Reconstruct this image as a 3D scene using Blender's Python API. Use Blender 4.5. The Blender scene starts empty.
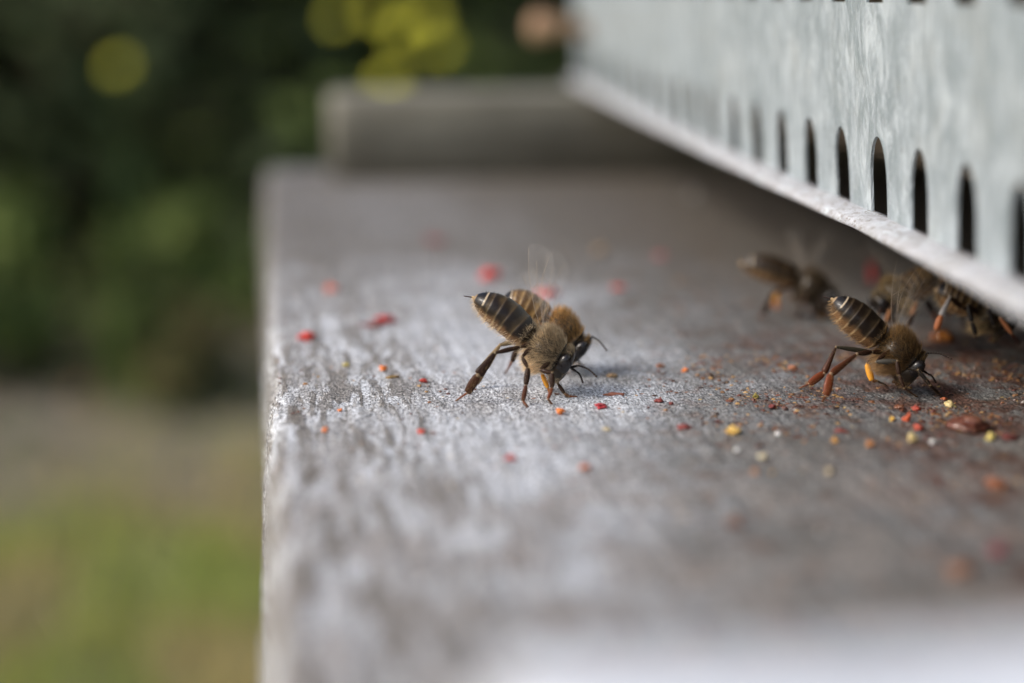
import bpy, math, random
from mathutils import Vector, Matrix, noise
S = 0.001                      # all lengths below are written in millimetres
R = math.radians
rnd = random.Random(7)
scn = bpy.context.scene
COL = scn.collection

# ------------------------------------------------------------------ camera
CAM = Vector((-0.3, 0.0, 41.4)); YAW = R(8.65); PITCH = R(12.34); FPX = 1607.0
cd = bpy.data.cameras.new("Camera"); cam = bpy.data.objects.new("Camera", cd); COL.objects.link(cam)
cam.location = CAM * S
cam.rotation_euler = (R(90) - PITCH, 0, -YAW)
cd.sensor_width = 22.3; cd.lens = FPX / 1024 * 22.3
cd.clip_start = 0.002; cd.clip_end = 500
cd.dof.use_dof = True; cd.dof.focus_distance = 167.5 * S; cd.dof.aperture_fstop = 5.3
scn.camera = cam
FW = Vector((math.sin(YAW)*math.cos(PITCH), math.cos(YAW)*math.cos(PITCH), -math.sin(PITCH)))
RT = Vector((math.cos(YAW), -math.sin(YAW), 0)); UP = RT.cross(FW)

# ------------------------------------------------------------------ light
w = bpy.data.worlds.new("World"); scn.world = w; w.use_nodes = True
nt = w.node_tree; bg = nt.nodes["Background"]
sky = nt.nodes.new("ShaderNodeTexSky"); sky.sky_type = 'NISHITA'; sky.sun_disc = False
SUN_EL, SUN_AZ = R(40), R(-100)     # from the left, azimuth measured from +Y clockwise
sky.sun_elevation = SUN_EL; sky.sun_rotation = SUN_AZ
sky.air_density = 1.0; sky.dust_density = 3.5; sky.ozone_density = 1.0
nt.links.new(sky.outputs[0], bg.inputs[0]); bg.inputs[1].default_value = 0.12
sl = bpy.data.lights.new("Sun", 'SUN'); sl.energy = 1.25; sl.angle = R(12); sl.color = (1, .96, .91)
so = bpy.data.objects.new("Sun", sl); COL.objects.link(so)
sd = Vector((math.sin(SUN_AZ)*math.cos(SUN_EL), math.cos(SUN_AZ)*math.cos(SUN_EL), math.sin(SUN_EL)))
so.rotation_euler = sd.to_track_quat('Z', 'Y').to_euler()
scn.view_settings.view_transform = 'Standard'; scn.view_settings.look = 'None'
scn.view_settings.gamma = 1; scn.view_settings.exposure = 0.75
scn.view_settings.use_curve_mapping = False
scn.cycles.max_bounces = 8; scn.cycles.transparent_max_bounces = 24

# ------------------------------------------------------------------ helpers
def at(px, py, dep):            # a point seen at a pixel, at a distance along the optical axis
    return CAM + (FW + RT*((px-512)/FPX) + UP*((341.5-py)/FPX)) * dep
def gr(px, py, z=0.0):          # where the line of sight meets the board (or a height z)
    d = FW + RT*((px-512)/FPX) + UP*((341.5-py)/FPX)
    return CAM + d * ((z - CAM.z)/d.z)
def dep(p): return (p-CAM).dot(FW)

class MB:
    def __init__(s): s.v=[]; s.f=[]; s.c=[]; s.m=[]; s.mi=0
    def add(s, vs, fs, col=(1,1,1)):
        n=len(s.v); s.v += [Vector(p) for p in vs]
        s.c += (list(col) if isinstance(col, list) else [col]*len(vs))
        s.f += [tuple(i+n for i in f) for f in fs]; s.m += [s.mi]*len(fs)
    def box(s, a, b, col=(1,1,1)):
        x0,y0,z0=a; x1,y1,z1=b
        s.add([(x0,y0,z0),(x1,y0,z0),(x1,y1,z0),(x0,y1,z0),(x0,y0,z1),(x1,y0,z1),(x1,y1,z1),(x0,y1,z1)],
              [(0,3,2,1),(4,5,6,7),(0,1,5,4),(1,2,6,5),(2,3,7,6),(3,0,4,7)], col)
    def build(s, name, mats, origin=(0,0,0), parent=None, smooth=True, bevel=0):
        me=bpy.data.meshes.new(name); o=Vector(origin)
        me.from_pydata([tuple((p-o)*S) for p in s.v], [], s.f); 
        at_=me.color_attributes.new("Col",'FLOAT_COLOR','POINT')
        flat=[]
        for c in s.c: flat += [c[0],c[1],c[2],1]
        at_.data.foreach_set("color", flat)
        mats = mats if isinstance(mats,(list,tuple)) else [mats]
        for m in mats: me.materials.append(m)
        me.polygons.foreach_set("material_index", s.m)
        me.polygons.foreach_set("use_smooth", [smooth]*len(s.f)); me.update()
        ob=bpy.data.objects.new(name, me); COL.objects.link(ob)
        if parent is None: ob.location = o*S
        else: ob.parent=parent
        if bevel:
            b=ob.modifiers.new("b",'BEVEL'); b.width=bevel*S; b.segments=3; b.limit_method='ANGLE'
        return ob
def tag(o, label=None, cat=None, group=None, kind=None):
    if label: o["label"]=label
    if cat: o["category"]=cat
    if group: o["group"]=group
    if kind: o["kind"]=kind
    return o
def empty(name, loc):
    o=bpy.data.objects.new(name,None); COL.objects.link(o); o.location=Vector(loc)*S; o.empty_display_size=.002
    return o

class NT:                        # small node helper
    def __init__(s, name):
        s.m=bpy.data.materials.new(name); s.m.use_nodes=True; s.t=s.m.node_tree
        s.p=s.t.nodes["Principled BSDF"]; s.out=s.t.nodes["Material Output"]
        tc=s.n("ShaderNodeTexCoord"); mp=s.n("ShaderNodeMapping"); mp.inputs["Scale"].default_value=(1/S,)*3
        s.l(tc.outputs["Object"], mp.inputs[0]); s.co=mp.outputs[0]
    def n(s,t): return s.t.nodes.new(t)
    def l(s,a,b): s.t.links.new(a,b)
    def scaled(s, sc, co=None):
        mp=s.n("ShaderNodeMapping"); mp.inputs["Scale"].default_value=sc; s.l(co or s.co, mp.inputs[0]); return mp.outputs[0]
    def noise(s, sc, detail=4, rough=.55, dist=0, co=None):
        if isinstance(sc,(int,float)): sc=(sc,)*3
        n=s.n("ShaderNodeTexNoise"); n.inputs["Scale"].default_value=1; n.inputs["Detail"].default_value=detail
        n.inputs["Roughness"].default_value=rough; n.inputs["Distortion"].default_value=dist
        s.l(s.scaled(sc,co), n.inputs["Vector"]); return n.outputs["Fac"]
    def ramp(s, fac, stops, interp='LINEAR'):
        r=s.n("ShaderNodeValToRGB"); e=r.color_ramp.elements; r.color_ramp.interpolation=interp
        while len(e)<len(stops): e.new(0.5)
        for k,(p,c) in enumerate(stops):
            e[k].position=p; c = (c,c,c) if isinstance(c,(int,float)) else c; e[k].color=(*c,1)
        s.l(fac, r.inputs[0]); return r.outputs[0]
    def mix(s, fac, a, b, mode='MIX'):
        m=s.n("ShaderNodeMix"); m.data_type='RGBA'; m.blend_type=mode
        for k,v in ((0,fac),(6,a),(7,b)):
            sock=m.inputs[k]
            if isinstance(v,(int,float)): sock.default_value=v if k==0 else (v,v,v,1)
            elif isinstance(v,tuple): sock.default_value=(*v,1)
            else: s.l(v,sock)
        return m.outputs[2]
    def math(s, op, a, b=0.0, clamp=False):
        m=s.n("ShaderNodeMath"); m.operation=op; m.use_clamp=clamp
        for k,v in enumerate((a,b)):
            if isinstance(v,(int,float)): m.inputs[k].default_value=v
            else: s.l(v,m.inputs[k])
        return m.outputs[0]
    def mr(s, v, a,b,c=0,d=1):
        m=s.n("ShaderNodeMapRange"); m.interpolation_type='SMOOTHSTEP'; s.l(v,m.inputs[0])
        for k,x in enumerate((a,b,c,d)): m.inputs[k+1].default_value=x
        return m.outputs[0]
    def bump(s, h, dist, strength=1, prev=None):
        b=s.n("ShaderNodeBump"); b.inputs["Distance"].default_value=dist*S; b.inputs["Strength"].default_value=strength
        s.l(h,b.inputs["Height"])
        if prev is not None: s.l(prev,b.inputs["Normal"])
        return b.outputs[0]
    def set(s, **k):
        for a,v in k.items():
            sock=s.p.inputs[a.replace('_',' ')]
            if hasattr(v,'links'): s.l(v,sock)
            elif isinstance(v,tuple) and len(v)==3: sock.default_value=(*v,1)
            else: sock.default_value=v
        return s.m
    def attr(s):
        a=s.n("ShaderNodeVertexColor"); a.layer_name="Col"; return a.outputs[0]
    def xyz(s):
        x=s.n("ShaderNodeSeparateXYZ"); s.l(s.co,x.inputs[0]); return x.outputs

# ------------------------------------------------------------------ materials
def m_board():
    t=NT("weathered_board"); X,Y,Z=t.xyz()
    grain=t.noise((.62,.11,.5),5,.6,.8)
    blot=t.noise((.085,.055,.1),4,.6)
    big=t.noise((.03,.022,.03),3,.5)
    lf=t.mr(t.math('ADD',X,t.math('MULTIPLY',blot,12)),30,14)
    c=t.mix(lf,t.ramp(grain,[(.28,(.36,.37,.385)),(.45,(.47,.49,.525)),(.65,(.57,.60,.65))]),
      t.ramp(grain,[(.34,(.22,.205,.185)),(.46,(.43,.44,.455)),(.60,(.58,.605,.645)),(.8,(.68,.71,.75))]))
    c=t.mix(t.ramp(blot,[(.44,0),(.64,.55)]), c, (.22,.20,.18))
    c=t.mix(t.ramp(big,[(.5,0),(.68,.32)]), c, (.15,.13,.11))
    # dirt trodden in towards the entrance (it thickens with X), and old stain at the far end; both deepened with painted guard shade
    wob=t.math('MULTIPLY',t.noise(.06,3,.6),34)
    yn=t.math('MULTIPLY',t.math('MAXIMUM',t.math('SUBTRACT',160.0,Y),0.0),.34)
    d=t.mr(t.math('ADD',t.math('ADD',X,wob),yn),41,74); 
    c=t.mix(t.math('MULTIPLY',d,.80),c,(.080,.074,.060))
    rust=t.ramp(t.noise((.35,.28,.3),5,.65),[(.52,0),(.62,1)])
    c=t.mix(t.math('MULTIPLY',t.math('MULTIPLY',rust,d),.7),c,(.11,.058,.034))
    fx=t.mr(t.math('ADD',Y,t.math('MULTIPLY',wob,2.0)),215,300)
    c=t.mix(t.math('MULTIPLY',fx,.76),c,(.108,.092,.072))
    # near strip: brownish wear
    nx=t.mr(Y,148,118)
    c=t.mix(t.math('MULTIPLY',nx,t.ramp(t.noise((.13,.10,.1),4,.55),[(.45,.0),(.58,.68)])),c,(.22,.195,.175))
    rib=t.ramp(t.noise((.50,.075,.5),4,.7,.6),[(.50,0),(.555,1)])
    rz=t.math('MULTIPLY',t.mr(X,24,9),t.mr(Y,235,190))
    c=t.mix(t.math('MULTIPLY',t.math('MULTIPLY',rib,rz),.78),c,(.15,.132,.112))
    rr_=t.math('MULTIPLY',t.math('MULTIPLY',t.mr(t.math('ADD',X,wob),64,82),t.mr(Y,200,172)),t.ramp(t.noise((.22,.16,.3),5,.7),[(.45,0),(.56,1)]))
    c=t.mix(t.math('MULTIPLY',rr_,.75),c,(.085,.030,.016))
    g1=t.noise((4.2,2.1,3),2,.7); g2=t.noise((1.7,.9,1.5),3,.75)
    gran=t.math('MULTIPLY',t.ramp(g1,[(.36,.25),(.5,.92),(.63,1.75)]),t.ramp(g2,[(.3,.6),(.5,1.0),(.70,1.3)]))
    comb=t.n("ShaderNodeCombineColor")
    for k in range(3): t.l(gran,comb.inputs[k])
    c=t.mix(1.0,c,comb.outputs[0],'MULTIPLY')
    c=t.mix(1.0,c,(.70,.73,.77),'DARKEN')
    # few tiny embedded coloured specks
    v=t.n("ShaderNodeTexVoronoi"); t.l(t.scaled((.55,.55,.55)),v.inputs["Vector"]); v.inputs["Scale"].default_value=1
    sp=t.math('LESS_THAN',v.outputs["Distance"],.12)
    hue=t.ramp(v.outputs["Color"],[(.45,(.35,.33,.3)),(.6,(.3,.12,.05)),(.8,(.5,.36,.12)),(.9,(.2,.08,.05))],'CONSTANT')
    c=t.mix(t.math('MULTIPLY',sp,.7),c,hue)
    b=t.bump(rib,.25,.5); b=t.bump(grain,.14,.4,b); b=t.bump(g2,.18,.9,b); b=t.bump(g1,.12,1,b)
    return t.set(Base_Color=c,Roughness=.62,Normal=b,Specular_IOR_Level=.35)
def m_wood(name, a, b_, dirn=(.03,.6,.6), rough=.7):
    t=NT(name); g=t.noise(dirn,5,.6,.5); n=t.noise(.05,3,.5)
    c=t.ramp(g,[(.3,a),(.7,b_)]); c=t.mix(t.ramp(n,[(.4,0),(.7,.5)]),c,tuple(x*.6 for x in a))
    return t.set(Base_Color=c,Roughness=rough,Normal=t.bump(g,.4,.7))
def m_guard(name, lip=False):
    t=NT(name)
    s=t.noise((1.2,1.0,.35),5,.65); f=t.noise((5,5,1.6),4,.65); n=t.noise(.12,3,.6)
    c=t.ramp(s,[(.3,(.35,.405,.43)),(.5,(.45,.51,.54)),(.7,(.57,.64,.67))])
    if lip: c=t.ramp(s,[(.3,(.36,.36,.375)),(.5,(.46,.465,.49)),(.7,(.58,.59,.62))])
    w_=t.noise((.40,.30,.15),5,.7,.9)
    c=t.mix(t.ramp(w_,[(.48,0),(.58,.8)]),c,(.30,.355,.375) if not lip else (.44,.44,.45))
    c=t.mix(t.ramp(w_,[(.34,.9),(.46,0)]),c,(.66,.73,.76))
    c=t.mix(t.ramp(n,[(.5,0),(.75,.35)]),c,(.45,.46,.42))
    c=t.mix(t.ramp(f,[(.55,0),(.75,.8)]),c,(.74,.79,.81))
    if lip:
        d=t.ramp(t.noise((1.6,.8,1.6),4,.8),[(.53,0),(.60,.9)]); c=t.mix(d,c,(.22,.19,.16))
    else:
        d=t.ramp(t.noise((.9,.9,.5),4,.7),[(.62,0),(.72,.7)]); c=t.mix(d,c,(.24,.25,.24))
    b=t.bump(w_,.5,.7); b=t.bump(s,.25,.8,b); b=t.bump(f,.08,1,b)
    return t.set(Base_Color=c,Roughness=.5 if lip else .38,Metallic=0.0 if lip else .25,Normal=b)
def m_attr(name, rough, coat=0, sss=0, spec=.5, bumpn=None, transl=0):
    t=NT(name); c=t.attr(); 
    k=dict(Base_Color=c,Roughness=rough,Coat_Weight=coat,Specular_IOR_Level=spec)
    if bumpn: k['Normal']=t.bump(t.noise(bumpn[0],3,.6),bumpn[1],.8)
    m=t.set(**k)
    if sss: t.p.inputs["Subsurface Weight"].default_value=sss; t.p.inputs["Subsurface Radius"].default_value=(1,.5,.2); t.p.inputs["Subsurface Scale"].default_value=.5*S
    if transl:
        tr=t.n("ShaderNodeBsdfTranslucent"); t.l(c,tr.inputs[0]); mx=t.n("ShaderNodeMixShader"); mx.inputs[0].default_value=transl
        t.l(t.p.outputs[0],mx.inputs[1]); t.l(tr.outputs[0],mx.inputs[2]); t.l(mx.outputs[0],t.out.inputs[0])
    return m
def m_wing():
    t=NT("wing_membrane"); tr=t.n("ShaderNodeBsdfTransparent"); mx=t.n("ShaderNodeMixShader"); mx.inputs[0].default_value=.035
    t.set(Base_Color=(.75,.72,.66),Roughness=.35)
    t.l(tr.outputs[0],mx.inputs[1]); t.l(t.p.outputs[0],mx.inputs[2]); t.l(mx.outputs[0],t.out.inputs[0]); return t.m
def m_ground(name, stops, sc=.004):
    t=NT(name); n=t.noise(sc,6,.65); n2=t.noise(sc*6,5,.7)
    c=t.ramp(n,stops); c=t.mix(t.ramp(n2,[(.4,0),(.7,.5)]),c,stops[0][1])
    return t.set(Base_Color=c,Roughness=.95,Normal=t.bump(n2,15,1))
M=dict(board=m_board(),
       rail=m_wood("rail_wood",(.15,.14,.105),(.27,.26,.215),(.03,.5,.5)),
       railsheen=m_wood("rail_wood_sky_sheen",(.60,.63,.68),(.72,.75,.80),(.03,.5,.5)),  # near rail: grazing sky reflection painted into the wood colour
       box=m_wood("hive_box_wood",(.16,.12,.08),(.28,.22,.16),(.3,.02,.3)),
       guard=m_guard("guard_metal"), lip=m_guard("guard_lip",True),
       shell=m_attr("bee_shell",.30,.12,.0,.25,(6,.05)), eye=m_attr("bee_eye",.25,.15,0,.35),
       leg=m_attr("bee_leg",.38,.05,0,.2,None,.22), fur=m_attr("bee_fur",.55,0,0,.3,None,.4),
       wing=m_wing(), vein=m_attr("wing_vein",.5), 
       crumb=m_attr("pollen_crumb",.45,.1,.15,.5,(5,.08)), gloss=m_attr("propolis_lump",.18,.5,.1,.5,(2.0,.25)),
       leaf=m_attr("leaf",.7,0,0,.18,None,.3), bark=m_wood("bark",(.05,.04,.03),(.12,.1,.08),(.05,.05,.01)),
       petal=m_attr("petal",.5,0,0,.3,None,.25), knob=m_wood("knob_tan",(.26,.15,.085),(.40,.26,.15)),
       lawn=m_ground("lawn_soil",[(.3,(.19,.165,.09)),(.6,(.27,.26,.12))]),
       soil=m_ground("bare_soil",[(.3,(.12,.105,.065)),(.5,(.21,.18,.125)),(.7,(.32,.285,.23))]),
       roof=m_attr("roof_metal",.4))

# ------------------------------------------------------------------ ground, soil, grass
GZ=-450.0
mb=MB(); mb.add([(-60000,-60000,GZ),(60000,-60000,GZ),(60000,60000,GZ),(-60000,60000,GZ)],[(0,1,2,3)])
tag(mb.build("ground",M['lawn'],smooth=False),kind="structure")
mb=MB(); pts=[]; N=40
for i in range(N+1):
    x=-4000+8000*i/N; y0=1520+230*noise.noise(Vector((x*.006,1,0)))+60*noise.noise(Vector((x*.02,4,0)))
    pts += [(x,y0,GZ+4),(x,4200,GZ+4)]
mb.add(pts,[(2*i,2*i+2,2*i+3,2*i+1) for i in range(N)])
tag(mb.build("soil_bed",M['soil'],smooth=False),kind="structure")
def blade(mb,b,h,wd,col,lean):
    a=rnd.uniform(0,6.28); sx,sy=math.cos(a)*wd,math.sin(a)*wd
    tip=(b[0]+lean[0],b[1]+lean[1],b[2]+h); mid=(b[0]+lean[0]*.35,b[1]+lean[1]*.35,b[2]+h*.6)
    mb.add([(b[0]-sx,b[1]-sy,b[2]),(b[0]+sx,b[1]+sy,b[2]),(mid[0]+sx*.7,mid[1]+sy*.7,mid[2]),(mid[0]-sx*.7,mid[1]-sy*.7,mid[2]),tip],
           [(0,1,2,3),(3,2,4)],col)
mb=MB()
for k in range(34000):
    x=rnd.uniform(-900,700); y=rnd.uniform(450,2050)
    n=noise.noise(Vector((x*.006,y*.006,0))); n2=noise.noise(Vector((x*.013,y*.013,5)))
    if rnd.random()<(y-1250-260*n2)/520: continue
    g=(.33+.05*n2,.36+.04*n,.09) if n>-.02 else (.44+.05*n2,.37+.03*n2,.17)
    j=rnd.uniform(.7,1.3); g=tuple(c*j for c in g)
    blade(mb,(x,y,GZ),rnd.uniform(15,42),rnd.uniform(1.2,2.4),g,(rnd.gauss(0,14),rnd.gauss(0,14)))
tag(mb.build("grass",M['leaf'],smooth=False),"patchy green and straw coloured lawn grass below the board","grass",kind="stuff")

# ------------------------------------------------------------------ plants
def leaf(mb,p,d,n,L,W,col):
    s=d.cross(n).normalized()*W; u=d*L
    mb.add([p,p+u*.45+s-n*W*.2,p+u,p+u*.45-s-n*W*.2],[(0,1,2),(0,2,3)],col)
def rdir():
    v=Vector((rnd.gauss(0,1),rnd.gauss(0,1),rnd.gauss(0,1))); return v.normalized()
def tube(mb,pts,rs,col,n=6):
    rings=[]
    for i,p in enumerate(pts):
        t=(pts[min(i+1,len(pts)-1)]-pts[max(i-1,0)]).normalized()
        a=t.orthogonal().normalized(); b=t.cross(a)
        rings.append([p+(a*math.cos(6.2832*k/n)+b*math.sin(6.2832*k/n))*rs[i] for k in range(n)])
    vs=[v for r in rings for v in r]; fs=[]
    for i in range(len(pts)-1):
        for k in range(n): fs.append((i*n+k,i*n+(k+1)%n,(i+1)*n+(k+1)%n,(i+1)*n+k))
    fs.append(tuple(range(n))[::-1]); fs.append(tuple((len(pts)-1)*n+k for k in range(n)))
    mb.add(vs,fs,col)
def shrub(x,y,h,r,name,label,cat,cols,nleaf,L,group=None,clumps=14,lo=.08):
    base=Vector((x,y,GZ)); root=empty(name,base); tag(root,label,cat,group)
    st=MB(); cr=MB(); cs=[]
    for k in range(clumps):
        a=rnd.uniform(0,6.28); q=math.sqrt(rnd.random())
        c=base+Vector((math.cos(a)*r*q*.75,math.sin(a)*r*q*.75,h*rnd.uniform(max(.06,lo+.1),.88)))
        cs.append((c,r*rnd.uniform(.28,.5) if lo>=0 else r*rnd.uniform(.4,.62)))
        st_p=[base+Vector((rnd.gauss(0,r*.04),rnd.gauss(0,r*.04),0)),base+(c-base)*.5+Vector((rnd.gauss(0,20),rnd.gauss(0,20),h*.06)),c]
        tube(st,st_p,[r*.035,r*.022,r*.01],(1,1,1))
    for k in range(nleaf):
        c,rr=rnd.choice(cs); d=rdir(); p=c+d*rr*rnd.uniform(.35,1.0)
        if p.z<GZ+3: continue
        col=rnd.choice(cols); j=rnd.uniform(.65,1.35); nn=(d+rdir()*.7+Vector((0,0,.6))).normalized()
        dd=nn.orthogonal().normalized(); dd.rotate(Matrix.Rotation(rnd.uniform(0,6.28),3,nn))
        leaf(cr,p,dd,nn,L*rnd.uniform(.7,1.3),L*.28,tuple(v*j for v in col))
    st.build("trunk",M['bark'],base,root); cr.build("crown",M['leaf'],base,root,smooth=False)
    return root
DK=[(.066,.090,.038),(.052,.074,.032),(.084,.108,.044),(.070,.068,.038)]
GN=[(.14,.19,.05),(.11,.16,.045),(.17,.21,.06)]
TL=[(.035,.075,.045),(.03,.06,.04)]
OL=[(.22,.17,.09),(.14,.13,.05),(.10,.11,.04)]
big=[(-1350,2950,1500,520,DK,"dark evergreen shrub at the far left end of the hedge"),
     (-820,2850,1600,480,DK,"dark evergreen shrub second from the left in the hedge"),
     (-330,2800,1500,430,DK,"dark evergreen shrub behind the low green plants at the left edge"),
     (120,2750,1450,400,DK+GN[:1],"dark green shrub in the gap between board and picture edge"),
     (560,2800,1550,430,DK+TL+TL,"blue green shrub behind the far rail of the hive floor"),
     (1080,2900,1600,470,DK+GN,"mid green shrub hidden mostly by the hive box"),
     (1650,3000,1500,520,DK,"dark shrub at the far right end of the hedge")]
for x,y,h,r,c,l in big:
    shrub(x,y,h,r,"hedge_shrub",l,"shrub",c,6500,66,"tall shrubs of the hedge behind the hive",clumps=34,lo=-.06)
for k in range(6):
    shrub(-1500+k*620,3650+rnd.uniform(-80,80),1900,560,"hedge_shrub",["tall dark shrub in the second row, at its far left","tall dark shrub in the second row, behind the left edge of the picture","tall dark shrub in the second row, behind the gap left of the board","tall dark shrub in the second row, behind the far rail","tall dark shrub in the second row, behind the metal guard","tall dark shrub in the second row, behind the hive box"][k],"shrub",DK,5500,80,"tall shrubs of the hedge behind the hive",clumps=34,lo=-.06)
for x,y,h,r,c,l,nl in [(-335,1990,260,110,GN,"low bright green plant in the soil bed at the left edge",900),
     (-140,2010,260,100,GN,"low green plant in the soil bed nearest the board",800),
     (-112,1890,150,60,OL,"small straw coloured plant in front of the low green plant",350),
     (-560,2100,260,140,GN,"low green plant outside the left end of the soil bed",600)]:
    shrub(x,y,h,r,"low_plant",l,"plant",c,nl,34,"low plants in the soil bed",clumps=10,lo=0)

gc=MB()
for k in range(9000):
    x=rnd.uniform(-800,900); y=1700+1300*rnd.random()**.8
    n_=noise.noise(Vector((x*.005,y*.004,8)))
    if rnd.random()>.55+n_*1.3: continue
    if y<2000 and rnd.random()>(y-1640)/400: continue
    p=Vector((x,y,GZ+rnd.uniform(4,25+90*max(0,min(1,(y-1850)/500))))); nn=(rdir()*.6+Vector((0,-.3,1))).normalized(); dd=nn.orthogonal().normalized(); dd.rotate(Matrix.Rotation(rnd.uniform(0,6.28),3,nn))
    leaf(gc,p,dd,nn,rnd.uniform(22,45),11,tuple(v*rnd.uniform(.7,1.3) for v in rnd.choice(GN+OL+DK)))
tag(gc.build("ground_cover",M['leaf'],smooth=False),"loose green and straw ground cover at the foot of the hedge","ground cover",kind="stuff")
def flower(px,py,d,size,label,tint=(.88,.86,.09)):
    top=at(px,py,d); base=Vector((top.x+rnd.uniform(-15,15),top.y+rnd.uniform(10,40),GZ))
    root=empty("yellow_flower",base); tag(root,label,"flower","yellow flowers standing in front of the hedge")
    s=MB(); tube(s,[base,(base+top)/2+Vector((rnd.uniform(-10,10),8,0)),top],[2.5,2.2,1.8],(.06,.11,.03)); s.build("stem",M['leaf'],base,root)
    l=MB()
    for k in range(5):
        p=base.lerp(top,rnd.uniform(.15,.6)); dd=(rdir()+Vector((0,0,.9))).normalized(); leaf(l,p,dd,dd.orthogonal().normalized(),70,9,(.05,.10,.03))
    l.build("leaves",M['leaf'],base,root,smooth=False)
    b=MB(); ax=(CAM-top).normalized()*.8+Vector((-.5,0,.9)); ax.normalize(); a=ax.orthogonal().normalized(); q=ax.cross(a)
    for ring,(n,Rr,lift) in enumerate(((8,1.0,.12),(7,.72,.32),(5,.42,.5))):
        for k in range(n):
            t=6.2832*(k+ring*.5)/n; dd=(a*math.cos(t)+q*math.sin(t)+ax*lift).normalized()
            j=rnd.uniform(.9,1.05); leaf(b,top+ax*ring*1.2,dd,ax,size*.5*Rr,size*.24*Rr,tuple(v*j for v in tint))
    b.build("blossom",M['petal'],base,root,smooth=False)
for px,py,sz,l in [(a,b,c*1.12,d) for a,b,c,d in [(118,66,26,"single yellow flower standing apart at the upper left"),
      (337,18,24,"dim yellow flower leftmost of the cluster above the far rail"),
      (388,82,33,"yellow flower lowest in the cluster just above the far rail"),
      (400,30,34,"bright yellow flower in the middle of the cluster"),
      (428,18,30,"yellow flower at the right of the cluster near the top of the picture"),
      (375,12,26,"yellow flower at the top of the cluster"),
      (440,48,27,"yellow flower lowest on the right side of the cluster")]]:
    flower(px,py,2150,sz,l)

# ------------------------------------------------------------------ hive floor: board and rails
def board():
    mb=MB(); ys=[]; y=36.0
    while y<385.5: ys.append(y); y+=.36 if 152<y<186 else (1.0 if 120<y<210 else 2.6)
    ys.append(386.5)
    prof=[(-1.9,-18),(-1.5,-11),(-1.1,-5),(-.75,-2.2),(-.35,-.9),(.05,-.32),(.5,-.1),(1.1,0)]
    xs=[1.1]; x=1.1
    while x<500: x+= .36 if x<92 else (1 if x<100 else 20); xs.append(min(x,500))
    rows=[]
    for y in ys:
        r=[]
        for k,(px,pz) in enumerate(prof):
            wv=.5*noise.noise(Vector((y*.11,k*.15,0)))+.35*noise.noise(Vector((y*.6,k*.6,3)))
            near=max(0,(150-y)/60); far=-(max(0,(y-200))/180)*.0
            r.append((px+wv*(1 if k<7 else .4)-near*.25*(1 if k>2 else 4.5-k),y,pz+(.12*noise.noise(Vector((y*.5,px,9))) if k>3 else 0)))
        for x in xs[1:]:
            z=.16*noise.noise(Vector((x*.7,y*.07,2)))+.13*noise.noise(Vector((x*1.9,y*1.5,7)))+.09*noise.noise(Vector((x*4.5,y*3.5,7))) if x<100 else 0
            z+=.05*noise.noise(Vector((x*.05,y*.05,2)))
            r.append((x,y,z))
        r.append((500,y,-18)); rows.append(r)
    n=len(rows[0]); vs=[p for r in rows for p in r]; fs=[]
    for i in range(len(rows)-1):
        for k in range(n-1): fs.append((i*n+k,i*n+k+1,(i+1)*n+k+1,(i+1)*n+k))
        fs.append((i*n+n-1,i*n,(i+1)*n,(i+1)*n+n-1))
    fs.append(tuple(range(n))[::-1]); fs.append(tuple((len(rows)-1)*n+k for k in range(n)))
    mb.add(vs,[tuple(reversed(f)) for f in fs]); return mb
floor=empty("hive_floor",(0,0,0)); tag(floor,"weathered grey wooden hive floor board with rails the bees stand on","hive floor")
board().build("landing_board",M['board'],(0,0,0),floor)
def rail(x0,y0,y1,h,name,mat,x1=500):
    mb=MB(); N=60; vs=[];prof=[(y0,-.05),(y0,h-.8),(y0+.25,h-.25),(y0+.8,h),(y1-.8,h),(y1-.25,h-.25),(y1,h-.8),(y1,-.05)]
    for i in range(N+1):
        x=x0+(x1-x0)*(i/N)**1.5
        e=[1.6,.5,0][i] if i<3 else 0
        for (y,z) in prof:
            yy=(y-(y0+y1)/2)*(1-e/20)+(y0+y1)/2; zz=z-(e if z>1 else 0)
            vs.append((x,yy+.25*noise.noise(Vector((x*.05,z,y))),zz+.25*noise.noise(Vector((x*.06,y,z))) if z>0 else z))
    n=len(prof); fs=[]
    for i in range(N):
        for k in range(n): fs.append((i*n+k,(i+1)*n+k,(i+1)*n+(k+1)%n,i*n+(k+1)%n))
    fs.append(tuple(range(n))); fs.append(tuple(N*n+k for k in range(n))[::-1]); mb.add(vs,fs)
    return mb.build(name,mat,(0,0,0),floor)
rail(14,359,381,18.7,"side_rail",M['rail'])
r=rail(7,38,58.4,15.8,"side_rail",M['railsheen']); r["label"]="pale blurred rail across the bottom of the picture"

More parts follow.
